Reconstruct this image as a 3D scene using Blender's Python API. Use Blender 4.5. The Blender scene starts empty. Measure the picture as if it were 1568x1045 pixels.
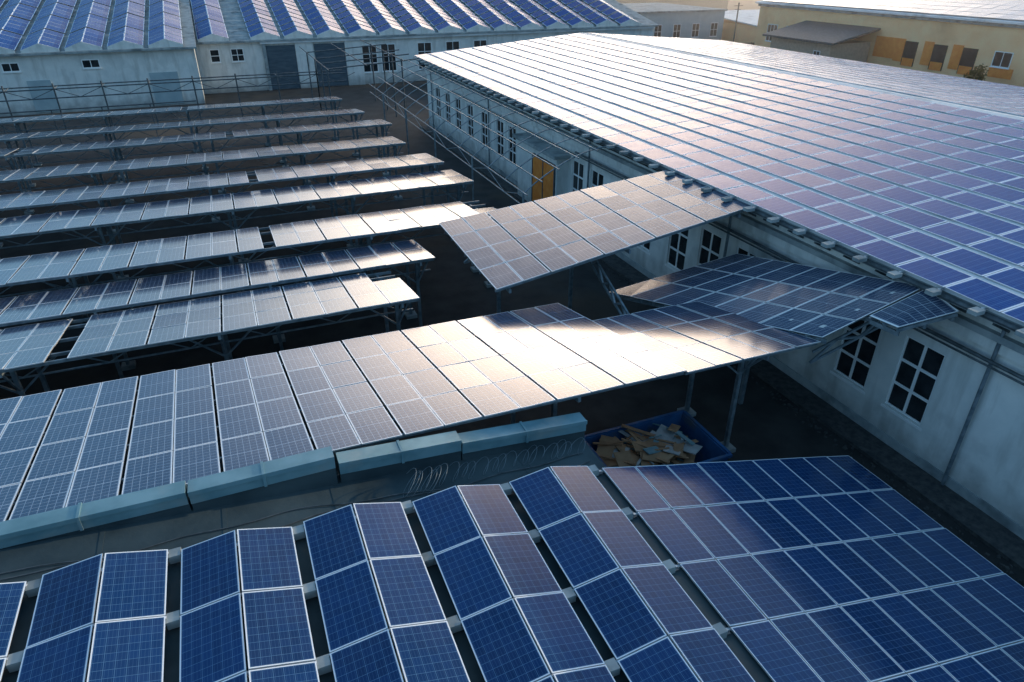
import bpy, math, random
from mathutils import Vector
random.seed(7)
R=math.radians
scene=bpy.context.scene
COL=scene.collection
CAMH=14.8

# ------------------------------------------------------------------ helpers
class MB:
    def __init__(s):
        s.v=[];s.f=[];s.m=[];s.uv=[]
    def quad(s,a,b,c,d,mi=0,uv=None):
        n=len(s.v);s.v+= [tuple(a),tuple(b),tuple(c),tuple(d)]
        s.f.append((n,n+1,n+2,n+3));s.m.append(mi)
        s.uv.append(uv or [(0,0),(1,0),(1,1),(0,1)])
    def hexa(s,P,mi=0,top=None,topuv=None,bot=None):
        n=len(s.v);s.v+=[tuple(p) for p in P]
        F=[(3,2,1,0),(4,5,6,7),(0,1,5,4),(1,2,6,5),(2,3,7,6),(3,0,4,7)]
        for i,f in enumerate(F):
            s.f.append(tuple(n+k for k in f))
            s.m.append(top if (i==1 and top is not None) else (bot if (i==0 and bot is not None) else mi))
            s.uv.append(topuv if (i==1 and topuv) else [(0,0)]*4)
    def box(s,x0,x1,y0,y1,z0,z1,mi=0,top=None):
        s.hexa([(x0,y0,z0),(x1,y0,z0),(x1,y1,z0),(x0,y1,z0),(x0,y0,z1),(x1,y0,z1),(x1,y1,z1),(x0,y1,z1)],mi,top)
    def bar(s,a,b,w=.08,h=None,mi=0):
        a=Vector(a);b=Vector(b);h=h or w
        d=(b-a);
        if d.length<1e-6:return
        d.normalize()
        up=Vector((0,0,1))
        if abs(d.z)>.95: up=Vector((0,1,0))
        r=d.cross(up).normalized()*(w/2);u=r.cross(d).normalized()*(h/2)
        P=[a-r-u,a+r-u,b+r-u,b-r-u,a-r+u,a+r+u,b+r+u,b-r+u]
        s.hexa(P,mi)
    def pipe(s,a,b,r=.05,mi=0,n=8):
        a=Vector(a);b=Vector(b);d=(b-a).normalized()
        up=Vector((0,0,1)) if abs(d.z)<.95 else Vector((0,1,0))
        x=d.cross(up).normalized();y=x.cross(d)
        k=len(s.v)
        for q in (a,b):
            for i in range(n):
                t=2*math.pi*i/n
                s.v.append(tuple(q+x*r*math.cos(t)+y*r*math.sin(t)))
        for i in range(n):
            j=(i+1)%n
            s.f.append((k+i,k+j,k+n+j,k+n+i));s.m.append(mi);s.uv.append([(0,0)]*4)
        s.f.append(tuple(k+n+i for i in range(n)));s.m.append(mi);s.uv.append([(0,0)]*n)
    def obj(s,name,mats,parent=None):
        me=bpy.data.meshes.new(name)
        me.from_pydata(s.v,[],s.f)
        for m in mats: me.materials.append(m)
        for p,mi in zip(me.polygons,s.m): p.material_index=mi
        ul=me.uv_layers.new(name="UVMap")
        i=0
        for u in s.uv:
            for c in u:
                ul.data[i].uv=c;i+=1
        me.update()
        o=bpy.data.objects.new(name,me);COL.objects.link(o)
        if parent is not None:
            o.parent=parent;o.location=-Vector(parent.location)
        return o

def empty(name,loc=(0,0,0)):
    o=bpy.data.objects.new(name,None);o.location=loc;o.empty_display_size=.5
    COL.objects.link(o);return o

# ------------------------------------------------------------------ materials
def newmat(name):
    m=bpy.data.materials.new(name);m.use_nodes=True
    nt=m.node_tree;b=nt.nodes["Principled BSDF"]
    return m,nt,b
def N(nt,t,**k):
    n=nt.nodes.new(t)
    for a,v in k.items(): setattr(n,a,v)
    return n
def math_(nt,op,a,b=None,c=None):
    n=N(nt,'ShaderNodeMath',operation=op)
    for i,x in enumerate((a,b,c)):
        if x is None: continue
        if isinstance(x,(int,float)): n.inputs[i].default_value=x
        else: nt.links.new(x,n.inputs[i])
    return n.outputs[0]
def mixc(nt,f,a,b,bt='MIX'):
    n=N(nt,'ShaderNodeMix',data_type='RGBA',blend_type=bt)
    L=nt.links
    if isinstance(f,(int,float)): n.inputs[0].default_value=f
    else: L.new(f,n.inputs[0])
    for i,x in ((6,a),(7,b)):
        if isinstance(x,tuple): n.inputs[i].default_value=(x[0],x[1],x[2],1)
        else: L.new(x,n.inputs[i])
    return n.outputs[2]
def objnoise(nt,scale,detail=4,stretch=None,rough=.55):
    g=N(nt,'ShaderNodeNewGeometry')
    src=g.outputs['Position']
    if stretch:
        mp=N(nt,'ShaderNodeMapping');mp.inputs['Scale'].default_value=stretch
        nt.links.new(src,mp.inputs['Vector']);src=mp.outputs['Vector']
    n=N(nt,'ShaderNodeTexNoise');n.inputs['Scale'].default_value=scale;n.inputs['Detail'].default_value=detail
    n.inputs['Roughness'].default_value=rough
    nt.links.new(src,n.inputs['Vector']);return n.outputs['Fac']
def ramp(nt,f,a,b):
    n=N(nt,'ShaderNodeMapRange');n.clamp=True
    n.inputs['From Min'].default_value=a;n.inputs['From Max'].default_value=b
    nt.links.new(f,n.inputs['Value']);return n.outputs['Result']

def mat_rough(name,c1,c2,scale=1.,rough=.85,c3=None,s3=.15,bump=.15,metal=0,stretch=None,lo=.35,hi=.65):
    m,nt,b=newmat(name)
    f=ramp(nt,objnoise(nt,scale,4,stretch),lo,hi)
    col=mixc(nt,f,c1,c2)
    if c3:
        g=ramp(nt,objnoise(nt,s3,4),.52,.68)
        col=mixc(nt,g,col,c3)
    nt.links.new(col,b.inputs['Base Color'])
    b.inputs['Roughness'].default_value=rough;b.inputs['Metallic'].default_value=metal
    if bump:
        bp=N(nt,'ShaderNodeBump');bp.inputs['Strength'].default_value=bump;bp.inputs['Distance'].default_value=.03
        nt.links.new(objnoise(nt,scale*6,3),bp.inputs['Height']);nt.links.new(bp.outputs[0],b.inputs['Normal'])
    return m

def mat_wall(name,c1,c2,stain,ground=(.20,.22,.22),zt=1.4):
    """plaster with vertical streaks and a dirty splash zone near the ground"""
    m,nt,b=newmat(name);L=nt.links
    col=mixc(nt,ramp(nt,objnoise(nt,.8,5),.35,.65),c1,c2)
    st=ramp(nt,objnoise(nt,1.6,5,(1,1,.18)),.50,.72)
    col=mixc(nt,math_(nt,'MULTIPLY',st,.65),col,stain)
    pt=ramp(nt,objnoise(nt,.55,4),.58,.63)
    col=mixc(nt,math_(nt,'MULTIPLY',pt,.35),col,tuple(x*.8 for x in c1))
    g=N(nt,'ShaderNodeNewGeometry');sp=N(nt,'ShaderNodeSeparateXYZ');L.new(g.outputs['Position'],sp.inputs[0])
    zz=math_(nt,'ADD',sp.outputs[2],math_(nt,'MULTIPLY',math_(nt,'SUBTRACT',objnoise(nt,1.2,5),.5),2.2))
    low=ramp(nt,zz,zt,0.)
    col=mixc(nt,math_(nt,'MULTIPLY',low,.75),col,ground)
    L.new(col,b.inputs['Base Color']);b.inputs['Roughness'].default_value=.9
    bp=N(nt,'ShaderNodeBump');bp.inputs['Strength'].default_value=.2;bp.inputs['Distance'].default_value=.03
    L.new(objnoise(nt,6,3),bp.inputs['Height']);L.new(bp.outputs[0],b.inputs['Normal'])
    return m

def mat_panel(name,cell,cell2,line,frame,cu=6,cv=10,fu=.022,fv=.013,lw=.035,rough=.1,coat=.6,bus=.5,mid=False,dust=.06,lmix=.8,crough=.06,spec=.5,cior=1.6):
    m,nt,b=newmat(name);L=nt.links
    tc=N(nt,'ShaderNodeTexCoord');sp=N(nt,'ShaderNodeSeparateXYZ');L.new(tc.outputs['UV'],sp.inputs[0])
    u,v=sp.outputs[0],sp.outputs[1]
    au=math_(nt,'ABSOLUTE',math_(nt,'SUBTRACT',u,.5));av=math_(nt,'ABSOLUTE',math_(nt,'SUBTRACT',v,.5))
    fr=math_(nt,'MAXIMUM',math_(nt,'GREATER_THAN',au,.5-fu),math_(nt,'GREATER_THAN',av,.5-fv))
    iu=math_(nt,'MULTIPLY',math_(nt,'DIVIDE',math_(nt,'SUBTRACT',u,fu+.01),1-2*fu-.02),cu)
    iv=math_(nt,'MULTIPLY',math_(nt,'DIVIDE',math_(nt,'SUBTRACT',v,fv+.006),1-2*fv-.012),cv)
    lu=math_(nt,'GREATER_THAN',math_(nt,'ABSOLUTE',math_(nt,'SUBTRACT',math_(nt,'FRACT',iu),.5)),.5-lw/2)
    lv=math_(nt,'GREATER_THAN',math_(nt,'ABSOLUTE',math_(nt,'SUBTRACT',math_(nt,'FRACT',iv),.5)),.5-lw/2)
    ln=math_(nt,'MAXIMUM',lu,lv)
    if mid:
        ln=math_(nt,'MAXIMUM',ln,math_(nt,'LESS_THAN',av,.007))
    bu=math_(nt,'LESS_THAN',math_(nt,'ABSOLUTE',math_(nt,'SUBTRACT',math_(nt,'FRACT',math_(nt,'MULTIPLY',iu,3)),.5)),.045)
    g=N(nt,'ShaderNodeNewGeometry')
    cmb=N(nt,'ShaderNodeCombineXYZ');L.new(math_(nt,'FLOOR',iu),cmb.inputs[0]);L.new(math_(nt,'FLOOR',iv),cmb.inputs[1])
    L.new(math_(nt,'MULTIPLY',g.outputs['Random Per Island'],97.),cmb.inputs[2])
    wn=N(nt,'ShaderNodeTexWhiteNoise',noise_dimensions='3D');L.new(cmb.outputs[0],wn.inputs['Vector'])
    f=math_(nt,'ADD',math_(nt,'MULTIPLY',wn.outputs['Value'],.45),math_(nt,'MULTIPLY',g.outputs['Random Per Island'],.55))
    col=mixc(nt,f,cell,cell2)
    col=mixc(nt,math_(nt,'MULTIPLY',bu,bus*.5),col,line)
    col=mixc(nt,math_(nt,'MULTIPLY',ln,lmix),col,line)
    du=ramp(nt,objnoise(nt,1.3,3),.35,.8)
    col=mixc(nt,math_(nt,'MULTIPLY',du,dust),col,(.40,.44,.48))
    col=mixc(nt,fr,col,frame)
    L.new(col,b.inputs['Base Color'])
    rr=math_(nt,'ADD',math_(nt,'MULTIPLY',fr,.2),math_(nt,'ADD',rough,math_(nt,'MULTIPLY',du,.07)))
    L.new(rr,b.inputs['Roughness'])
    b.inputs['IOR'].default_value=1.5;b.inputs['Specular IOR Level'].default_value=spec
    b.inputs['Coat Weight'].default_value=coat;b.inputs['Coat Roughness'].default_value=crough;b.inputs['Coat IOR'].default_value=cior
    return m

P_BLUE=mat_panel("poly_blue_panel",(.003,.026,.095),(.007,.046,.160),(.11,.26,.45),(.70,.80,.90),rough=.15,coat=.08,dust=.02,crough=.05,spec=.24)
P_MONO=mat_panel("mono_panel",(.008,.030,.090),(.018,.052,.125),(.36,.45,.58),(.86,.91,.96),cv=12,mid=True,lw=.06,bus=.15,rough=.22,coat=1,fu=.028,fv=.015,dust=.05,crough=.14,lmix=.9,cior=1.8)
P_MONO2=mat_panel("mono_panel_antireflective",(.014,.034,.085),(.026,.056,.122),(.38,.45,.56),(.86,.90,.94),cv=12,mid=True,lw=.06,bus=.15,rough=.22,coat=.4,fu=.028,fv=.015,dust=.16,crough=.16,lmix=.9,cior=1.6,spec=.4)
P_ROOF=mat_panel("roof_panel",(.004,.050,.23),(.009,.074,.31),(.10,.26,.52),(.74,.84,.96),lw=.05,rough=.20,coat=0,fu=.034,fv=.018,crough=.2,dust=.01,spec=.10)
BACK=mat_rough("white_backsheet",(.50,.54,.56),(.58,.62,.64),2,.6,bump=0)
ALU=mat_rough("aluminium",(.45,.5,.54),(.6,.64,.68),3,.4,bump=0,metal=.4)
STEEL=mat_rough("galvanised_steel",(.13,.18,.21),(.25,.31,.35),4,.5,bump=.05,metal=.4)
DSTEEL=mat_rough("dark_steel",(.05,.07,.08),(.11,.14,.16),4,.6,bump=.05,metal=.3)
WALLW=mat_wall("white_plaster",(.65,.69,.68),(.79,.81,.79),(.39,.41,.39))
WALLT=mat_rough("pale_teal_plaster",(.42,.52,.54),(.58,.66,.67),.7,.9,c3=(.28,.34,.35),s3=.35,bump=.25,stretch=(1,1,.6))
CONC=mat_rough("concrete",(.24,.29,.31),(.38,.43,.44),1.5,.9,c3=(.14,.17,.18),s3=.7)
ASPH=mat_rough("asphalt_ground",(.016,.019,.021),(.038,.041,.043),.7,.92,c3=(.085,.062,.043),s3=.09,bump=.4)
ROOFM=mat_rough("bitumen_roofing",(.020,.042,.053),(.042,.072,.085),.9,.75,c3=(.060,.095,.108),s3=.3,bump=.3)
SHEET=mat_rough("pale_sheet_roofing",(.62,.68,.72),(.74,.78,.80),1.2,.6,c3=(.46,.50,.53),s3=.4,bump=.1)
FLASH=mat_rough("grey_blue_metal_flashing",(.13,.27,.32),(.22,.39,.45),1.1,.45,c3=(.27,.36,.38),s3=.9,bump=.1,metal=.25)
GLASSD=mat_rough("dark_window_glass",(.012,.018,.022),(.035,.042,.048),1.5,.10,bump=0)
WFRAME=mat_rough("white_window_frame",(.80,.83,.84),(.87,.89,.89),3,.6,bump=0)
ORANGE=mat_rough("orange_board",(.80,.22,.03),(.88,.31,.06),2,.8)
BEIGE=mat_rough("beige_plaster",(.95,.56,.29),(.97,.65,.37),.6,.9,c3=(.80,.46,.24),s3=.2)
SHUT=mat_rough("grey_blue_shutter",(.05,.08,.11),(.09,.13,.16),1,.6,stretch=(1,1,6))
LTEAL=mat_rough("light_teal_door",(.32,.42,.46),(.40,.50,.53),1,.7)
BRICKG=mat_rough("grey_brick",(.38,.30,.23),(.50,.40,.31),3,.9)
BINB=mat_rough("blue_bin_paint",(.012,.07,.19),(.025,.11,.27),1.6,.55,c3=(.10,.11,.12),s3=1.2,bump=.15)
CARD=mat_rough("cardboard",(.24,.14,.08),(.38,.24,.14),2,.9)
SCRAP=mat_rough("scrap",(.24,.28,.30),(.42,.45,.46),2,.7)
RUBBLE=mat_rough("rubble",(.03,.035,.04),(.075,.08,.08),5,.95,bump=.5)
LEAF=mat_rough("autumn_leaves",(.14,.11,.03),(.28,.18,.04),2,.8,bump=0)
BARK=mat_rough("bark",(.06,.05,.04),(.10,.08,.06),5,.9)

# ------------------------------------------------------------------ panel grids
def lerp(a,b,t): return a+(b-a)*t
def panel_grid(mb,c00,c10,c11,c01,nx,ny,gx=.02,gy=.02,land=False,big=0,biggap=.07,th=.035,jit=.006,skip=None):
    c00,c10,c11,c01=map(Vector,(c00,c10,c11,c01))
    LX=(c10-c00).length;LY=(c01-c00).length
    nb=(nx-1)//big if big else 0
    pw=(LX-gx*(nx-1)-nb*(biggap-gx))/nx
    xs=[];x=0
    for i in range(nx):
        xs.append((x/LX,(x+pw)/LX)); x+=pw+(biggap if (big and (i+1)%big==0) else gx)
    pl=(LY-gy*(ny-1))/ny
    ys=[(j*(pl+gy)/LY,(j*(pl+gy)+pl)/LY) for j in range(ny)]
    def P(s,t): return lerp(lerp(c00,c10,s),lerp(c01,c11,s),t)
    n=(c10-c00).cross(c01-c00).normalized()
    if n.z<0:n=-n
    for i,(s0,s1) in enumerate(xs):
        for j,(t0,t1) in enumerate(ys):
            if skip and skip(i,j): continue
            q=[P(s0,t0),P(s1,t0),P(s1,t1),P(s0,t1)]
            tx=random.gauss(0,jit);ty=random.gauss(0,jit)
            dz=[-tx-ty,tx-ty,tx+ty,-tx+ty]
            top=[a+n*(th+d) for a,d in zip(q,dz)]
            bot=[a+n*(d) for a,d in zip(q,dz)]
            uv=[(0,0),(1,0),(1,1),(0,1)] if not land else [(0,0),(0,1),(1,1),(1,0)]
            mb.hexa(bot+top,1,0,uv,2)

# ------------------------------------------------------------------ ground
g=MB();g.quad((-1500,-1500,0),(1500,-1500,0),(1500,1500,0),(-1500,1500,0))
g.obj("ground",[ASPH])
pv=MB();pv.box(18.1,19.15,-12,68,-.05,.12)
o=pv.obj("pavement",[RUBBLE])

# ------------------------------------------------------------------ canopy builder
def canopy(name,x0,x1,yf,yb,zf,zb,nrow,gaps=(),pw=1.0,big=2,dzdx=0,post=6.0,skipback=None,mat=None,braces=True,taper=0,postx=None,jit=.006):
    """front edge y=yf at height zf, back edge y=yb at zb. gaps=list of (xa,xb)"""
    cx=(x0+x1)/2
    e=empty(name,(cx,yf,0))
    mb=MB();xs=[x0];
    for a,b in gaps: xs+= [a,b]
    xs.append(x1)
    def bx(x): return x-taper*(x+5.3)
    for k in range(0,len(xs),2):
        a,b=xs[k],xs[k+1]
        n=max(1,int(round((b-a)/(pw+.045))))
        za=dzdx*(a-cx);zb_=dzdx*(b-cx)
        sk=None
        if skipback and k==len(xs)-2:
            sk=(lambda i,j,n=n: j==nrow-1 and i>=n-skipback)
        panel_grid(mb,(a,yf,zf+za),(b,yf,zf+zb_),(bx(b),yb,zb+zb_),(bx(a),yb,zb+za),n,nrow,big=big,skip=sk,jit=jit)
    mb.obj("panels",[mat or P_MONO,ALU,BACK],e)
    s=MB();a,b=xs[0],xs[-1]
    sl=(zb-zf)/(yb-yf)
    def Z(x,y): return zf+sl*(y-yf)+dzdx*(x-cx)
    for j in range(nrow*2+1):
        if j%2==0 and 0<j<nrow*2: continue
        t=j/(nrow*2);y=lerp(yf+.12,yb-.12,t);b2=lerp(b,bx(b),t)-.02
        s.bar((a,y,Z(a,y)-.07),(b2,y,Z(b2,y)-.07),.06,.1,0)
    x=b-.6 if postx is None else postx
    ym=lerp(yf,yb,.25);yn=lerp(yf,yb,.75)
    while x>a:
        s.bar((x,yf+.1,Z(x,yf+.1)-.2),(bx(x),yb-.1,Z(x,yb-.1)-.2),.09,.16,0)
        for yy in (ym,yn):
            s.bar((x,yy,0),(x,yy,Z(x,yy)-.2),.13,.13,0)
            s.box(x-.25,x+.25,yy-.25,yy+.25,0,.15,1)
        if braces:
            for d in (-1.3,1.3):
                s.bar((x,ym,Z(x,ym)-1.3),(min(max(x+d,a),b),ym,Z(x,ym)-.15),.06,.06,0)
            s.bar((x,ym,Z(x,ym)-1.2),(x,yf+.2,Z(x,yf)-.2),.06,.06,0)
        x-=post
    if braces:
        yy=ym
        s.bar((a,yy,Z(a,yy)-.75),(b,yy,Z(b,yy)-.75),.05,.05,0)
        x=a;k=0
        while x+1.2<b:
            z0=Z(x,yy)-(.75 if k%2 else .12);z1=Z(x+1.2,yy)-(.12 if k%2 else .75)
            s.bar((x,yy,z0),(x+1.2,yy,z1),.035,.035,0);x+=1.2;k+=1
    s.obj("steel_frame",[STEEL,CONC],e)
    return e

canopy("solar_canopy",-20,10.85,13.3,19.7,4.75,4.13,4,dzdx=-.012,post=6.2,postx=7.5,braces=False,taper=.058,jit=.0035)
canopy("solar_canopy",10.9,15.8,13.3,17.85,4.46,4.02,3,dzdx=-.012,post=20,postx=13.9,braces=True,taper=.058,jit=.0035)
rows=[
 (5.2,21.1,25.6,4.4,3.68,3,[(-6.2,-5.6)],1),
 (7.1,25.6,29.2,3.9,3.4,2,[],0),
 (11.8,29.1,33.3,4.0,3.55,2,[(.6,1.1)],1),
 (12.2,35.1,39.2,4.0,3.6,2,[],0),
 (11.9,39.6,43.6,4.0,3.6,2,[(.7,1.2)],0),
 (11.0,45.2,49.2,4.0,3.6,2,[],0),
 (11.6,51.5,55.4,4.0,3.6,2,[(0,.5),(-13,-12.5)],0),
 (10.6,56.6,60.4,4.0,3.6,2,[],0),
 (10.0,63.1,67,4.0,3.6,2,[(-3,-2.5)],0),
]
for (xr,yf,yb,zf,zb,nr,gp,sb) in rows:
    canopy("solar_canopy",-42,xr,yf,yb,zf,zb,nr,gaps=sorted(gp),post=6.0,skipback=sb)

def free_canopy(name,quads,posts,beams):
    e=empty(name,(quads[0][0][0],quads[0][0][1],0))
    mb=MB()
    for q in quads:
        panel_grid(mb,*q[:4],q[4],q[5],big=q[6] if len(q)>6 else 0,land=(len(q)>7),jit=.004)
    mb.obj("panels",[P_MONO2,ALU,BACK],e)
    s=MB()
    for q in quads:
        c00,c10,c11,c01=[Vector(k) for k in q[:4]]
        for j in range(0,q[5]*2+1):
            t=j/(q[5]*2);t=min(max(t,.02),.98)
            s.bar(lerp(c00,c01,t)-Vector((0,0,.09)),lerp(c10,c11,t)-Vector((0,0,.09)),.06,.1)
        for t in (.05,.5,.95):
            s.bar(lerp(c00,c10,t)-Vector((0,0,.22)),lerp(c01,c11,t)-Vector((0,0,.22)),.08,.14)
    for p in posts: s.bar((p[0],p[1],0),p,.14,.14)
    for a,b in beams: s.bar(a,b,.07,.07)
    s.obj("steel_frame",[STEEL],e)
    return e
def truss(a,b,depth=.5,w=.05,n=10):
    out=[];a=Vector(a);b=Vector(b);dz=Vector((0,0,-depth))
    out+=[(a,b),(a+dz,b+dz)]
    for i in range(n):
        p=lerp(a,b,i/n);q=lerp(a,b,(i+1)/n)
        out.append((p,q+dz) if i%2 else (p+dz,q))
    return out
free_canopy("solar_canopy",[((7.72,20.16,4.67),(18.2,19.9,6.45),(18.2,25.5,6.45),(7.88,27.5,4.67),10,4,2)],
   [(9.6,24.8,4.8),(13.4,25.4,5.4)],
   truss((12.2,18.6,3.6),(12.4,22.8,5.1),.45,n=8)+truss((7.9,24.2,4.6),(18,23.8,6.2),.5,n=12))
def D(X,Y,d): return (X,Y,CAMH-d)
C4=D(15.84,13.3,10.22);C3=D(18.3,12.3,8.5)
C1=D(12.9,21.2,11.6);C2=D(18.2,20.3,10.45)
free_canopy("solar_canopy",[(C4,C3,C2,C1,3,8,0,1),
   (D(17.02,11.85,9.4),D(18.2,11.05,8.72),D(18.32,12.22,8.52),D(16.9,12.75,9.42),1,1)],
   [(16.2,16.5,4.0)],truss((15.9,13.6,3.9),(18.6,12.7,5.7),.4,n=4))

# ------------------------------------------------------------------ foreground building with tent arrays
fb=empty("foreground_building",(-5,5,0))
def RZ(X): return 3.73-.085*(X-5.64)
m=MB()
xa,xb,ya,yb=-30,7.3,-12,13.1
m.hexa([(xa,ya,0),(xb,ya,0),(xb,yb,0),(xa,yb,0),(xa,ya,RZ(xa)),(xb,ya,RZ(xb)),(xb,yb,RZ(xb)),(xa,yb,RZ(xa))],1,0)
x=-20
while x<7:
    m.hexa([(x,ya,RZ(x)+.001),(x+.09,ya,RZ(x+.09)+.001),(x+.09,12.7,RZ(x+.09)+.001),(x,12.7,RZ(x)+.001),(x,ya,RZ(x)+.008),(x+.09,ya,RZ(x+.09)+.008),(x+.09,12.7,RZ(x+.09)+.008),(x,12.7,RZ(x)+.008)],0)
    x+=2.3
m.obj("walls_and_roof",[ROOFM,WALLT],fb)
m=MB()
def para(x0,x1,z0,z1,y0=12.72,h=.34,t=.4):
    m.hexa([(x0,y0,z0-h),(x1,y0,z1-h),(x1,y0+t,z1-h),(x0,y0+t,z0-h),(x0,y0,z0),(x1,y0,z1),(x1,y0+t,z1),(x0,y0+t,z0)],0)
    m.hexa([(x0,y0-.05,z0-.09),(x1,y0-.05,z1-.09),(x1,y0-.003,z1-.09),(x0,y0-.003,z0-.09),(x0,y0-.05,z0+.02),(x1,y0-.05,z1+.02),(x1,y0-.003,z1+.02),(x0,y0-.003,z0+.02)],0)
    m.hexa([(x0,y0+.06,0),(x1,y0+.06,0),(x1,y0+t-.04,0),(x0,y0+t-.04,0),(x0,y0+.06,z0-h-.002),(x1,y0+.06,z1-h-.002),(x1,y0+t-.04,z1-h-.002),(x0,y0+t-.04,z0-h-.002)],1)
    n=int((x1-x0)/2.2)
    for i in range(1,n+1):
        x=lerp(x0,x1,i/(n+1));z=lerp(z0,z1,i/(n+1))
        m.box(x-.03,x+.03,y0-.065,y0+t+.01,z-h+.02,z+.03,0)
para(-20,-2.2,5.22,5.0);para(-2.15,.9,4.98,5.0);para(.98,3.9,4.78,4.58);para(3.93,7.36,4.48,4.2)
m.obj("parapet_flashing",[FLASH,ROOFM],fb)
arr=empty("rooftop_solar_array",(1,8,3.5))
mb=MB();s=MB()
def ridgeZ(X): return 4.2-.085*(X-5.64)
for k in range(8):
    xr=5.64-2.31*k;zr=ridgeZ(xr)
    yt=11.4+random.uniform(-.05,.05)
    l=(xr-1.03,zr-.13);r=(xr+1.03,zr-.31)
    yb_=yt-1.67*7
    panel_grid(mb,(l[0],yb_,l[1]),(xr-.012,yb_,zr),(xr-.012,yt,zr),(l[0],yt,l[1]),1,7,gy=.025,jit=.004)
    panel_grid(mb,(xr+.012,yb_,zr),(r[0],yb_,r[1]),(r[0],yt,r[1]),(xr+.012,yt,zr),1,7,gy=.025,jit=.004)
    for j in range(8):
        y=yt-1.67*j+(.0 if j else -.06)
        s.bar((xr-1.2,y,l[1]-.05),(xr,y,zr-.03),.05,.05)
        s.bar((xr,y,zr-.03),(xr+1.2,y,r[1]-.07),.05,.05)
        s.bar((xr-1.25,y,RZ(xr-1.25)+.12),(xr+1.25,y,RZ(xr+1.25)+.12),.09,.1)
        s.box(xr+1.04,xr+1.26,y-.14,y+.08,RZ(xr)-.02,r[1]-.0,1)
mb.obj("panels",[P_BLUE,ALU,BACK],arr);s.obj("support_rails",[ALU,CONC],arr)

tb=empty("sloping_solar_array",(11,8,2))
mb=MB();s=MB()
x0,x1=7.12,15.95;z0=3.66;z1=z0-.262*(x1-x0)
yt=11.4;yb_=yt-1.67*7
panel_grid(mb,(x0,yb_,z0),(x1,yb_,z1),(x1,yt,z1),(x0,yt,z0),9,7,gy=.03,gx=.025,jit=.004)
mb.obj("panels",[P_BLUE,ALU,BACK],tb)
for j in range(8):
    y=yt-1.67*j-(.05 if j==0 else 0)
    s.bar((x0-.12,y,z0-.05+.03),(x1+.1,y,z1-.08),.06,.08)
    s.box(x0-.28,x0-.05,y-.1,y+.1,z0-.25,z0+.0,1)
    for xx in (9.0,12.2,15.3):
        zz=z0-.262*(xx-x0)-.1
        s.bar((xx,y,0),(xx,y,zz),.08,.08)
s.obj("support_rails",[ALU,DSTEEL],tb)

# ------------------------------------------------------------------ barbed wire coil and loose cables
def curve(name,pts,br,mat):
    cu=bpy.data.curves.new(name,'CURVE');cu.dimensions='3D';cu.bevel_depth=br;cu.bevel_resolution=1
    sp=cu.splines.new('POLY');sp.points.add(len(pts)-1)
    for p,q in zip(sp.points,pts): p.co=(q[0],q[1],q[2],1)
    cu.materials.append(mat)
    o=bpy.data.objects.new(name,cu);COL.objects.link(o);return o
def coil(name,a,b,r,turns,br=.008):
    n=turns*16;a=Vector(a);b=Vector(b);pts=[]
    for i in range(n+1):
        t=i/n;p=lerp(a,b,t);ang=2*math.pi*turns*t
        rr=r*(1+.2*math.sin(ang*.37+1)+.1*math.sin(ang*.9))
        pts.append((p.x+rr*.75*math.sin(ang+.6)+.06*math.sin(ang*.31),p.y+rr*math.cos(ang),max(p.z+rr*.7*math.sin(ang),RZ(p.x)+.02)))
    return curve(name,pts,br,STEEL)
coil("barbed_wire_coil",(2.3,12.1,4.2),(3.3,12.1,4.15),.3,7,.006)
coil("barbed_wire_coil",(3.4,12.2,4.1),(7.1,12.3,3.8),.22,14,.005)
for k,(ya_,ph) in enumerate(((11.75,.3),(12.0,1.7))):
    pts=[]
    for i in range(120):
        x=-12+i*19/119
        pts.append((x,ya_+.12*math.sin(x*.9+ph)+.05*math.sin(x*2.7+ph),RZ(x)+.035))
    curve("power_cable",pts,.014,DSTEEL)

# ------------------------------------------------------------------ windows
def window(mb,axis,plane,c,z0,z1,w,nx=2,nz=3,out=-1,mi_f=0,mi_g=1,reveal=.0,fw=.09):
    def B(u0,u1,d0,d1,za,zb,mi):
        d0,d1=sorted((plane+out*d0,plane+out*d1))
        if axis=='x': mb.box(d0,d1,u0,u1,za,zb,mi)
        else: mb.box(u0,u1,d0,d1,za,zb,mi)
    B(c-w/2+.003,c+w/2-.003,-.10,.012,z0+.003,z1-.003,mi_g)
    t=.045
    B(c-w/2-fw/2,c-w/2+fw/2,-.02,t,z0-fw/2,z1+fw/2,mi_f);B(c+w/2-fw/2,c+w/2+fw/2,-.02,t,z0-fw/2,z1+fw/2,mi_f)
    B(c-w/2+fw/2,c+w/2-fw/2,-.02,t-.003,z0-fw/2,z0+fw/2,mi_f);B(c-w/2+fw/2,c+w/2-fw/2,-.02,t-.003,z1-fw/2,z1+fw/2,mi_f)
    for i in range(1,nx):
        x=c-w/2+w*i/nx;B(x-fw/2.4,x+fw/2.4,-.01,t-.006,z0+fw/2,z1-fw/2,mi_f)
    for i in range(1,nz):
        z=z0+(z1-z0)*i/nz;B(c-w/2+fw/2,c+w/2-fw/2,-.01,t-.010,z-fw/2.4,z+fw/2.4,mi_f)
    B(c-w/2-.1,c+w/2+.1,-.02,.12,z0-fw/2-.09,z0-fw/2-.003,mi_f)

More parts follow.
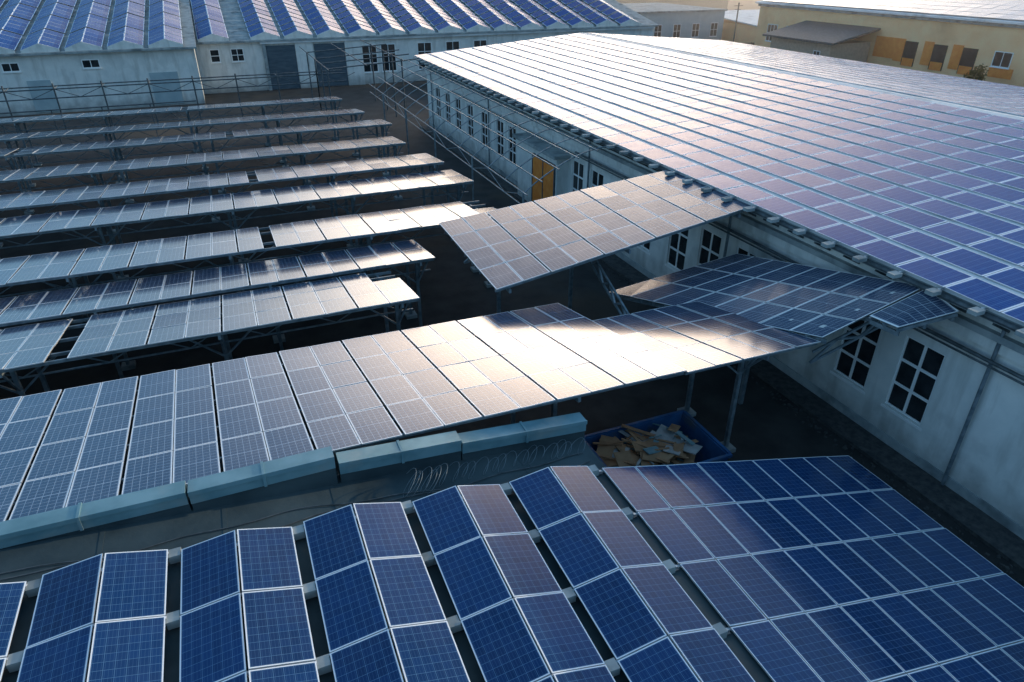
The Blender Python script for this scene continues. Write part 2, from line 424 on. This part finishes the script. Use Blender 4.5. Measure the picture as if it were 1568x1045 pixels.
# ------------------------------------------------------------------ long white building (right)
lb=empty("long_white_building",(36,30,0))
WX=19.2;Y0,Y1=-14,68.4
XE,ZE=18.2,6.6;XR,ZR=36.0,8.0;XB=53.8
m=MB()
wins=[12.3,14.62,18.4,20.8,23.25,25.6,28.6,31.0,33.8,36.2,46.6,49.0,52.4,55.8,59.0,62.0,65.0]
z0w,z1w=1.45,4.12;ww=1.42
ops=sorted([(c-ww/2,c+ww/2,z0w,z1w) for c in wins])
y=Y0
T=.35
for (a,b,za,zb) in ops:
    m.box(WX,WX+T,y,a,0,6.35,0)
    if za>.2: m.box(WX,WX+T,a,b,0,za,0)
    m.box(WX,WX+T,a,b,zb,6.35,0)
    y=b
m.box(WX,WX+T,y,Y1,0,6.35,0)
m.box(WX+T,53,Y1-.35,Y1,0,6.3,0)
m.box(WX+T,53,Y0,Y0+.35,0,6.3,0)
m.box(52.6,53,Y0+.35,Y1-.35,0,6.3,0)
m.box(WX-.22,WX-.003,Y0,Y1+.1,5.35,5.55,1)
m.box(WX-.12,WX-.003,Y0,Y1+.05,5.0,5.35-.003,0)
m.box(WX-.06,WX-.003,Y0,37.4,.12,.45,1)
m.box(WX-.06,WX-.003,43.7,Y1,.12,.45,1)
m.obj("walls",[WALLW,CONC],lb)
m=MB()
for c in wins: window(m,'x',WX+.10,c,z0w,z1w,ww,2,3,-1,fw=.12)
m.obj("windows",[WFRAME,GLASSD,ORANGE],lb)
m=MB();m.box(18.4,WX-.003,37.45,43.6,.12,4.1,0);m.box(18.1,WX-.003,37.2,43.9,4.103,4.3,1)
m.box(18.33,18.397,37.65,40.9,.3,3.6,2)
for yy in (37.62,39.28,40.93): m.box(18.30,18.40,yy-.05,yy+.05,.25,3.65,3)
m.box(18.31,18.395,37.68,40.87,3.6,3.68,3)
m.obj("porch_with_door",[WALLW,CONC,ORANGE,DSTEEL],lb)
m=MB();th=.12;ro=.015
m.hexa([(XE,Y0-.3,ZE-th-ro),(XR,Y0-.3,ZR-th-ro),(XR,Y1+.4,ZR-th-ro),(XE,Y1+.4,ZE-th-ro),(XE,Y0-.3,ZE-ro),(XR,Y0-.3,ZR-ro),(XR,Y1+.4,ZR-ro),(XE,Y1+.4,ZE-ro)],0)
m.hexa([(XR,Y0-.3,ZR-th-ro),(XB,Y0-.3,ZE-th-ro),(XB,Y1+.4,ZE-th-ro),(XR,Y1+.4,ZR-th-ro),(XR,Y0-.3,ZR-ro),(XB,Y0-.3,ZE-ro),(XB,Y1+.4,ZE-ro),(XR,Y1+.4,ZR-ro)],0)
m.box(18.22,18.36,Y0,Y1,6.2,6.46,1)
m.box(18.36,WX-.003,Y0,Y1,6.16,6.3,1)
m.obj("roof",[SHEET,CONC],lb)
m=MB()
m.pipe((18.12,Y0,6.36),(18.12,Y1+.3,6.36),.09,0)
y=Y0+.4
while y<Y1:
    m.bar((18.4,y,6.1),(WX,y,5.7),.07,.1,0); y+=1.32
for y in (10.2,22,34.6,51,66.5):
    m.pipe((WX-.14,y,.15),(WX-.14,y,6.1),.06,1)
m.pipe((WX-.3,Y0,4.78),(WX-.3,36,4.78),.06,0);m.pipe((WX-.3,Y0,4.62),(WX-.3,60,4.62),.035,0)
m.obj("gutter_and_pipes",[DSTEEL,STEEL],lb)
rp=empty("roof_solar_array",(30,30,7))
mb=MB();s=MB()
nrow=12;pitch=(XR-XE-.2)/nrow
sl=(ZR-ZE)/(XR-XE)
npan=int((Y1-Y0)/1.67)
for side in (0,1):
    for r in range(nrow):
        xa=XE-.12+r*pitch;xb_=xa+1.2
        za=ZE+sl*(xa-XE)+.0;zb_=ZE+sl*(xb_-XE)+.0
        y0=Y1-npan*1.67-.0;y1=Y1-random.choice([.0,.1,.2])
        if side==1:
            xa,xb_=72-xa,72-xb_
            panel_grid(mb,(xb_,y0,zb_),(xa,y0,za),(xa,y1,za),(xb_,y1,zb_),1,npan,gy=.03,land=True,jit=.004)
        else:
            panel_grid(mb,(xa,y0,za),(xb_,y0,zb_),(xb_,y1,zb_),(xa,y1,za),1,npan,gy=.03,land=True,jit=.004)
y=Y0+.6
while y<Y1:
    s.bar((17.75,y,ZE-.09),(18.19,y,ZE-.06),.06,.07,0)
    s.box(17.6,17.95,y-.13,y+.13,ZE-.16,ZE-.04,1)
    y+=1.32
mb.obj("panels",[P_ROOF,ALU,BACK],rp);s.obj("rails",[ALU,CONC],rp)

def rubble(name,pts,n,smin,smax,spread,mat):
    m=MB()
    for i in range(n):
        t=random.random();a,b=pts
        p=lerp(Vector(a),Vector(b),t)+Vector((random.gauss(0,spread),random.gauss(0,spread),0))
        sx,sy,sz=[random.uniform(smin,smax) for _ in range(3)];sz*=.5
        an=random.uniform(0,3.14);c,s_=math.cos(an),math.sin(an)
        P=[]
        for z in (-.01,sz):
            for (u,v) in ((-1,-1),(1,-1),(1,1),(-1,1)):
                k=1 if z<0 else random.uniform(.5,.9)
                P.append((p.x+(u*sx*c-v*sy*s_)*k/2,p.y+(u*sx*s_+v*sy*c)*k/2,p.z+z))
        m.hexa(P,0)
    return m.obj(name,[mat])
rubble("rubble_strip",((17.8,4,0),(17.8,30,0)),260,.03,.14,.15,RUBBLE)
rubble("rubble_pile",((8.3,12.6,0),(8.8,15.5,0)),160,.08,.5,.35,SCRAP)
rubble("scrap_heap",((13.2,36,0),(15,37.5,0)),120,.1,.7,.5,SCRAP)

# ------------------------------------------------------------------ lean-to pipe frame along the wall
pf=empty("pipe_frame",(16,48,0))
m=MB()
ys=[31+2.6*i for i in range(14)]
def arc(t):
    x=lerp(13.4,18.25,t);z=4.35+1.95*math.sin(t*math.pi/2)**.9 if t>0 else 4.35
    return x,z
for y in ys:
    for i in range(8):
        x0_,z0_=arc(i/8);x1_,z1_=arc((i+1)/8)
        m.pipe((x0_,y,z0_),(x1_,y,z1_),.035,0,6)
for t in (0,.17,.36,.58,.8,1):
    x,z=arc(t);m.pipe((x,ys[0]-.5,z+.05),(x,ys[-1]+3,z+.05),.035,0,6)
m.pipe((13.4,ys[0]-.5,3.7),(13.4,ys[-1]+3,3.7),.03,0,6)
for i,y in enumerate(ys):
    if i%3==0: m.pipe((13.4,y,0),(13.4,y,4.35),.06,0,8)
    if i<len(ys)-1:
        m.pipe((13.4,y,3.7 if i%2 else 4.35),(13.4,y+2.6,4.35 if i%2 else 3.7),.02,0,6)
m.obj("pipes",[STEEL],pf)

# ------------------------------------------------------------------ far pipe rack
pr=empty("pipe_rack",(-10,78,0));m=MB()
for z in (4.1,3.3): m.pipe((-46,78,z),(13,78,z),.06,0,6)
for z in (4.1,): m.pipe((-46,80,z),(13,80,z),.06,0,6)
x=-46;k=0
while x<13:
    m.pipe((x,78,3.3 if k%2 else 4.1),(x+2.0,78,4.1 if k%2 else 3.3),.03,0,6)
    if k%2==0:
        m.pipe((x,78,0),(x,78,4.6),.07,0,6);m.pipe((x,78,4.1),(x,80,4.1),.04,0,6)
    x+=2.0;k+=1
m.pipe((-46,74,2.9),(-2,74,2.9),.06,0,6)
x=-46
while x<-2: m.pipe((x,74,0),(x,74,2.9),.05,0,6);x+=4
m.obj("pipes",[DSTEEL],pr)
pr=empty("gate_frame",(16,72,0));m=MB()
for y in (70,74,78,84):
    m.pipe((17.2,y,0),(17.2,y,6.2),.08,0,6);m.pipe((10,y,5.6),(19,y,6.1),.06,0,6);m.pipe((10,y,0),(10,y,5.6),.07,0,6)
for x,z in ((17.2,6.1),(13.6,5.85),(10,5.6)): m.pipe((x,69,z),(x,90,z),.05,0,6)
m.obj("pipes",[DSTEEL],pr)

# ------------------------------------------------------------------ far white warehouse
wh=empty("white_warehouse",(10,100,0));m=MB()
m.box(-70,-1.5,90,95,0,5.9,0)
m.box(-1.5,63,96.5,97,0,5.7,0)
m.box(62.5,63,97,124,0,5.6,0)
m.box(6.2,6.6,96.2,96.497,0,5.7,1)
for x in (10.15,16.35,): m.box(x,x+2.2,96.3,96.497,0,5.6,0)
m.obj("walls",[WALLW,CONC],wh)
m=MB()
for (a,b) in ((6.6,10.1),(12.5,16.3)): m.box(a,b,96.38,96.49,0.05,5.2,2)
window(m,'y',96.49,19.5,1.5,4.8,1.9,2,3,-1);window(m,'y',96.49,22.0,1.5,4.8,1.9,2,3,-1)
for c in (27,31,35): window(m,'y',96.49,c,1.5,4.8,1.9,2,3,-1)
window(m,'y',96.49,.6,3.6,5.0,1.0,1,2,-1);window(m,'y',96.49,3.2,3.6,5.0,1.4,2,2,-1)
window(m,'y',89.99,-19.4,4.4,5.2,1.5,2,1,-1);window(m,'y',89.99,-12,4.4,5.2,1.6,2,1,-1)
for c in (-27,-34,-42): window(m,'y',89.99,c,4.4,5.2,1.5,2,1,-1)
m.box(-6.6,-3.7,89.9,89.99,.2,3.6,3);m.box(-18.4,-16.2,89.9,89.99,.2,3.4,3)
m.obj("windows_and_doors",[WFRAME,GLASSD,SHUT,LTEAL],wh)
m=MB()
def slab(m,x0,x1,y0,y1,z0,z1,mi=0,th=.2):
    m.hexa([(x0,y0,z0-th),(x1,y0,z0-th),(x1,y1,z1-th),(x0,y1,z1-th),(x0,y0,z0),(x1,y0,z0),(x1,y1,z1),(x0,y1,z1)],mi)
slab(m,-70,-1.2,89.4,122,6.1,11.2,1);slab(m,-1.2,63.5,96,122,5.9,11.2,1)
slab(m,-70,63.5,122,150,11.2,6,1)
m.box(6,63,96.1,96.35,5.45,5.68,0)
m.obj("roof",[SHEET,CONC],wh)
wa=empty("roof_solar_array",(-20,105,8));mb=MB();s=MB()
def tents(x0,x1,y0,y1,z0,z1,pitch,h,ny,nseg):
    n=int((x1-x0)/pitch)
    for i in range(n):
        a=x0+i*pitch;b=a+pitch-.5;c=(a+b)/2
        for sgm in range(nseg):
            t0=sgm/nseg;t1=(sgm+1)/nseg-.015
            ya_,yb__=lerp(y0,y1,t0),lerp(y0,y1,t1);za_,zb__=lerp(z0,z1,t0)+.25,lerp(z0,z1,t1)+.25
            panel_grid(mb,(a,ya_,za_),(c,ya_,za_+h),(c,yb__,zb__+h),(a,yb__,zb__),1,ny,gy=.05,land=False,jit=.01)
            panel_grid(mb,(c,ya_,za_+h),(b,ya_,za_),(b,yb__,zb__),(c,yb__,zb__+h),1,ny,gy=.05,land=False,jit=.01)
        s.box(a,b,y0-.1,y0,z0+.0,z0+.25,0)
        s.hexa([(a,y0-.1,z0+.25),(b,y0-.1,z0+.25),(b,y0-.02,z0+.25),(a,y0-.02,z0+.25),(c-.05,y0-.1,z0+.25+h),(c+.05,y0-.1,z0+.25+h),(c+.05,y0-.02,z0+.25+h),(c-.05,y0-.02,z0+.25+h)],0)
tents(-66,-1.8,89.7,121,6.15,11.1,4.0,.6,4,5)
tents(-1.0,3.6,96.3,121,5.95,11.1,4.0,.6,4,4)
tents(5,61,96.3,121,5.95,11.1,4.0,.6,1,12)
mb.obj("panels",[P_ROOF,ALU,BACK],wa);s.obj("gable_caps",[WALLW],wa)

pb=empty("pale_green_building",(78,118,0));m=MB()
m.box(66,88,112,134,0,6.3,0);m.box(65.7,88.3,111.7,134.3,6.32,6.6,1)
for c in (70,74,78,82,86): window(m,'y',111.98,c,2.2,4.4,1.5,2,2,-1,2,3)
m.obj("walls_and_roof",[LTEAL,CONC,WFRAME,GLASSD],pb)
pb=empty("distant_shed",(100,118,0));m=MB()
m.box(90,112,104,122,0,4.2,0);slab(m,89.5,112.5,103.5,122.5,4.3,5.6,1)
m.obj("walls_and_roof",[BEIGE,SHEET],pb)
for (x,y,h) in ((91,100,8.5),(86,106,8)):
    e=empty("utility_pole",(x,y,0));m=MB();m.pipe((x,y,0),(x,y,h),.12,0,8)
    m.bar((x-.9,y,h-.5),(x+.9,y,h-.5),.1,.1,0);m.bar((x-.6,y,h-1.1),(x+.6,y,h-1.1),.08,.08,0)
    m.obj("pole",[DSTEEL],e)
fw=MB()
for i in range(12):
    x=66+i*2.2;fw.bar((x,101,0),(x,101,2.2),.08,.08)
fw.bar((65,101,2.1),(92,101,2.1),.06,.06);fw.bar((65,101,.4),(92,101,.4),.06,.06);fw.box(65,92,101.05,101.09,.3,2.05)
fw.obj("metal_fence",[DSTEEL])
db=empty("distant_building",(40,190,0));m=MB()
m.box(-60,150,190,215,0,7,0);slab(m,-61,151,189,216,7.1,9.5,1)
m.obj("walls_and_roof",[BRICKG,CONC],db)

# ------------------------------------------------------------------ beige building
bb=empty("beige_building",(90,60,0));m=MB()
m.box(80,98,20,93.5,0,8.6,0);m.box(79.7,79.99,20,93.7,8.25,8.55,1);m.box(79.9,79.99,20,93.5,0,.9,1)
m.obj("walls",[BEIGE,CONC],bb)
m=MB()
for c in (90.0,86.0): window(m,'x',79.99,c,3.6,5.9,2.1,3,2,-1,0,1)
for c in (69,):
    m.box(79.93,79.99,c-1.6,c+1.6,3.6,6.0,2)
for c in (65.2,61.2,57.4):
    m.box(79.93,79.99,c-.9,c+.9,3.0,5.8,1);m.box(79.90,79.99,c+.92,c+2.2,3.4,6.0,2);m.box(79.91,79.925,c-.8,c+.8,3.0,3.9,2)
window(m,'x',79.99,53.5,4.3,5.8,2.0,2,1,-1,0,1);m.box(79.93,79.99,51.9,54.6,3.2,4.2,2)
for c in (49,45,41,37,33): 
    window(m,'x',79.99,c,3.6,5.9,2.1,3,2,-1,0,1)
m.obj("windows",[WFRAME,GLASSD,ORANGE,DSTEEL],bb)
m=MB();th=.2
m.hexa([(79.3,19.5,8.6),(89,19.5,10.4),(89,94,10.4),(79.3,94,8.6),(79.3,19.5,8.8),(89,19.5,10.6),(89,94,10.6),(79.3,94,8.8)],0)
m.hexa([(89,19.5,10.4),(98.7,19.5,8.6),(98.7,94,8.6),(89,94,10.4),(89,19.5,10.6),(98.7,19.5,8.8),(98.7,94,8.8),(89,94,10.6)],0)
m.obj("roof",[SHEET],bb)
ba=empty("roof_solar_array",(84,57,9.5));mb=MB()
panel_grid(mb,(79.8,25,9.0),(88.6,25,10.6),(88.6,93,10.6),(79.8,93,9.0),5,40,gx=.12,gy=.05,land=True,jit=.008)
mb.obj("panels",[P_MONO,ALU,BACK],ba)
ob=empty("brick_outbuilding",(76,76.5,0));m=MB()
m.box(73,79.6,71,82,0,5.2,0);m.hexa([(72.2,70,5.2),(79.65,70,6.7),(79.65,83,6.7),(72.2,83,5.2),(72.2,70,5.45),(79.65,70,6.95),(79.65,83,6.95),(72.2,83,5.45)],1)
window(m,'x',72.99,73.2,2.8,4.2,1.1,2,2,-1,2,3)
m.obj("walls_and_roof",[BRICKG,DSTEEL,WFRAME,GLASSD],ob)

def bush(name,loc,rad,h,n):
    e=empty(name,loc);m=MB()
    L=Vector(loc)
    for i in range(7):
        a=random.uniform(0,6.28)
        m.pipe(L,L+Vector((math.cos(a)*rad*.6,math.sin(a)*rad*.6,h*random.uniform(.6,.9))),.05,1,5)
    cl=[(L+Vector((random.gauss(0,rad*.45),random.gauss(0,rad*.45),random.uniform(.3,.95)*h)),random.uniform(.3,.7)*rad*.7) for _ in range(16)]
    for i in range(n):
        c,r=random.choice(cl)
        p=c+Vector((random.gauss(0,r*.5),random.gauss(0,r*.5),random.gauss(0,r*.5)))
        a=Vector((random.gauss(0,1),random.gauss(0,1),random.gauss(0,1))).normalized()*.16
        b=a.cross(Vector((random.random(),random.random(),random.random()))).normalized()*.1
        m.quad(p-a,p-b,p+a,p+b,0)
    m.obj("foliage",[LEAF,BARK],e)
bush("autumn_tree",(76,53.5,0),1.5,4.4,1800)

# thin evening haze lying over the far yard: real scattering volume
hm=bpy.data.materials.new("evening_haze");hm.use_nodes=True
hn=hm.node_tree
for n_ in list(hn.nodes):
    if n_.type!='OUTPUT_MATERIAL': hn.nodes.remove(n_)
vs=hn.nodes.new('ShaderNodeVolumeScatter');vs.inputs['Color'].default_value=(1,.86,.72,1);vs.inputs['Density'].default_value=.0034;vs.inputs['Anisotropy'].default_value=.65
hn.links.new(vs.outputs[0],[n_ for n_ in hn.nodes if n_.type=='OUTPUT_MATERIAL'][0].inputs['Volume'])
hz=MB();hz.box(56,260,30,260,.01,30,0);hz.obj("haze",[hm])

# ------------------------------------------------------------------ skip container with scrap
sk=empty("skip_container",(10.6,13.9,0));m=MB()
x0,x1,y0,y1,h=8.7,12.5,12.75,15.2,1.45
w=.06;sp=.22
def wall4(m,x0,x1,y0,y1,h,sp,w,mi):
    for (a,b) in (((x0+sp,y0),(x1-sp,y0)),((x1-sp,y1),(x0+sp,y1))):
        yy=a[1];dy=w if yy==y0 else -w
        ax,bx=(a[0],b[0]) if a[0]<b[0] else (b[0],a[0])
        yA,yB=sorted((yy,yy+dy))
        m.hexa([(ax,yA,.12),(bx,yA,.12),(bx,yB,.12),(ax,yB,.12),(ax-sp,yA,h),(bx+sp,yA,h),(bx+sp,yB,h),(ax-sp,yB,h)],mi)
    m.hexa([(x0+sp,y0+w,.12),(x0+sp+w,y0+w,.12),(x0+sp+w,y1-w,.12),(x0+sp,y1-w,.12),(x0,y0+w,h),(x0+w,y0+w,h),(x0+w,y1-w,h),(x0,y1-w,h)],mi)
    m.hexa([(x1-sp-w,y0+w,.12),(x1-sp,y0+w,.12),(x1-sp,y1-w,.12),(x1-sp-w,y1-w,.12),(x1-w,y0+w,h),(x1,y0+w,h),(x1,y1-w,h),(x1-w,y1-w,h)],mi)
wall4(m,x0,x1,y0,y1,h,sp,w,0)
m.box(x0+sp,x1-sp,y0+w,y1-w,.06,.115,0)
for y in (y0-.03,y1+.03): m.bar((x0-.05,y,h),(x1+.05,y,h),.1,.1,0)
for x in (x0-.03,x1+.03): m.bar((x,y0+.03,h+.003),(x,y1-.03,h+.003),.1,.1,0)
for i in range(5):
    x=lerp(x0+.4,x1-.4,i/4);m.bar((x,y0-.04,.15),(x,y0-.04,h-.05),.08,.07,0)
m.obj("container_shell",[BINB],sk)
m=MB()
for i in range(150):
    px=random.uniform(x0+.4,x1-.8);py=random.uniform(y0+.5,y1-.4);pz=random.uniform(.7,1.6)
    an=random.uniform(0,3.14);L=random.uniform(.4,1.6);W=random.choice([.05,.08,.1,.14,.3,.5]);t=random.uniform(-.3,.3)
    d=Vector((math.cos(an),math.sin(an),t))*L/2
    m.bar(Vector((px,py,pz))-d*.8,Vector((px,py,pz))+d*.8,W,.03,random.choice([0,0,0,1,2]))
m.obj("scrap_load",[CARD,SCRAP,FLASH],sk)

# ------------------------------------------------------------------ world, sun, camera
SUN_AZ=R(90);SUN_EL=R(9)
dirv=Vector((math.sin(SUN_AZ)*math.cos(SUN_EL),math.cos(SUN_AZ)*math.cos(SUN_EL),math.sin(SUN_EL)))
w=bpy.data.worlds.new("World");scene.world=w;w.use_nodes=True
nt=w.node_tree;L=nt.links
bg=nt.nodes["Background"]
sky=N(nt,'ShaderNodeTexSky',sky_type='NISHITA');sky.sun_disc=False
sky.sun_elevation=SUN_EL;sky.sun_rotation=SUN_AZ;sky.altitude=200;sky.air_density=1.0;sky.dust_density=.4;sky.ozone_density=3
tc=N(nt,'ShaderNodeTexCoord');sp_=N(nt,'ShaderNodeSeparateXYZ');L.new(tc.outputs['Generated'],sp_.inputs[0])
zpos=math_(nt,'MAXIMUM',sp_.outputs[2],0.)
zz=math_(nt,'ADD',zpos,.22)
cb=N(nt,'ShaderNodeCombineXYZ');L.new(math_(nt,'DIVIDE',sp_.outputs[0],zz),cb.inputs[0]);L.new(math_(nt,'DIVIDE',sp_.outputs[1],zz),cb.inputs[1])
nz=N(nt,'ShaderNodeTexNoise');nz.inputs['Scale'].default_value=.9;nz.inputs['Detail'].default_value=4;nz.inputs['Roughness'].default_value=.5
L.new(cb.outputs[0],nz.inputs['Vector'])
cm=ramp(nt,nz.outputs['Fac'],.48,.72)
veil=mixc(nt,cm,(.80,1.9,3.0),(3.4,5.3,7.2))
tot=mixc(nt,1.0,sky.outputs[0],veil,'ADD')
# warm glow added low in the unseen sky ahead to brighten the canopy reflections
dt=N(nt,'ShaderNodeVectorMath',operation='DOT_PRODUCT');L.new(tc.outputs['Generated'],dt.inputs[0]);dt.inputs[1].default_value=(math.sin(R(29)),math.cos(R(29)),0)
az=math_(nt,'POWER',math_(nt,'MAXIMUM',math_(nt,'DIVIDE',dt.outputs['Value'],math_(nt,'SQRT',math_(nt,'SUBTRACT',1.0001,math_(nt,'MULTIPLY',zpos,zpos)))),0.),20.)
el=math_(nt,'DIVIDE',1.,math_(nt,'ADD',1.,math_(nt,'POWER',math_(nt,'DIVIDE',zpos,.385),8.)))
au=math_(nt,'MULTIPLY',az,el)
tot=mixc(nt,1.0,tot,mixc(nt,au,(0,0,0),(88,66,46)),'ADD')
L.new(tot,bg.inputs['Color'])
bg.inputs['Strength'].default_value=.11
sd=bpy.data.lights.new("sun",'SUN');sd.energy=3.4;sd.angle=R(.6);sd.color=(1,.76,.50)
so=bpy.data.objects.new("sun",sd);COL.objects.link(so);so.location=(60,60,40)
so.rotation_euler=dirv.to_track_quat('Z','Y').to_euler()
cd=bpy.data.cameras.new("camera");co=bpy.data.objects.new("camera",cd);COL.objects.link(co)
cd.sensor_width=36;cd.lens=36*1043/1568;cd.clip_end=3000;cd.clip_start=.1
co.location=(0,0,CAMH);co.rotation_euler=(R(90-29.4),0,R(-22.4))
scene.camera=co
scene.view_settings.view_transform='Standard';scene.view_settings.look='None';scene.view_settings.exposure=0
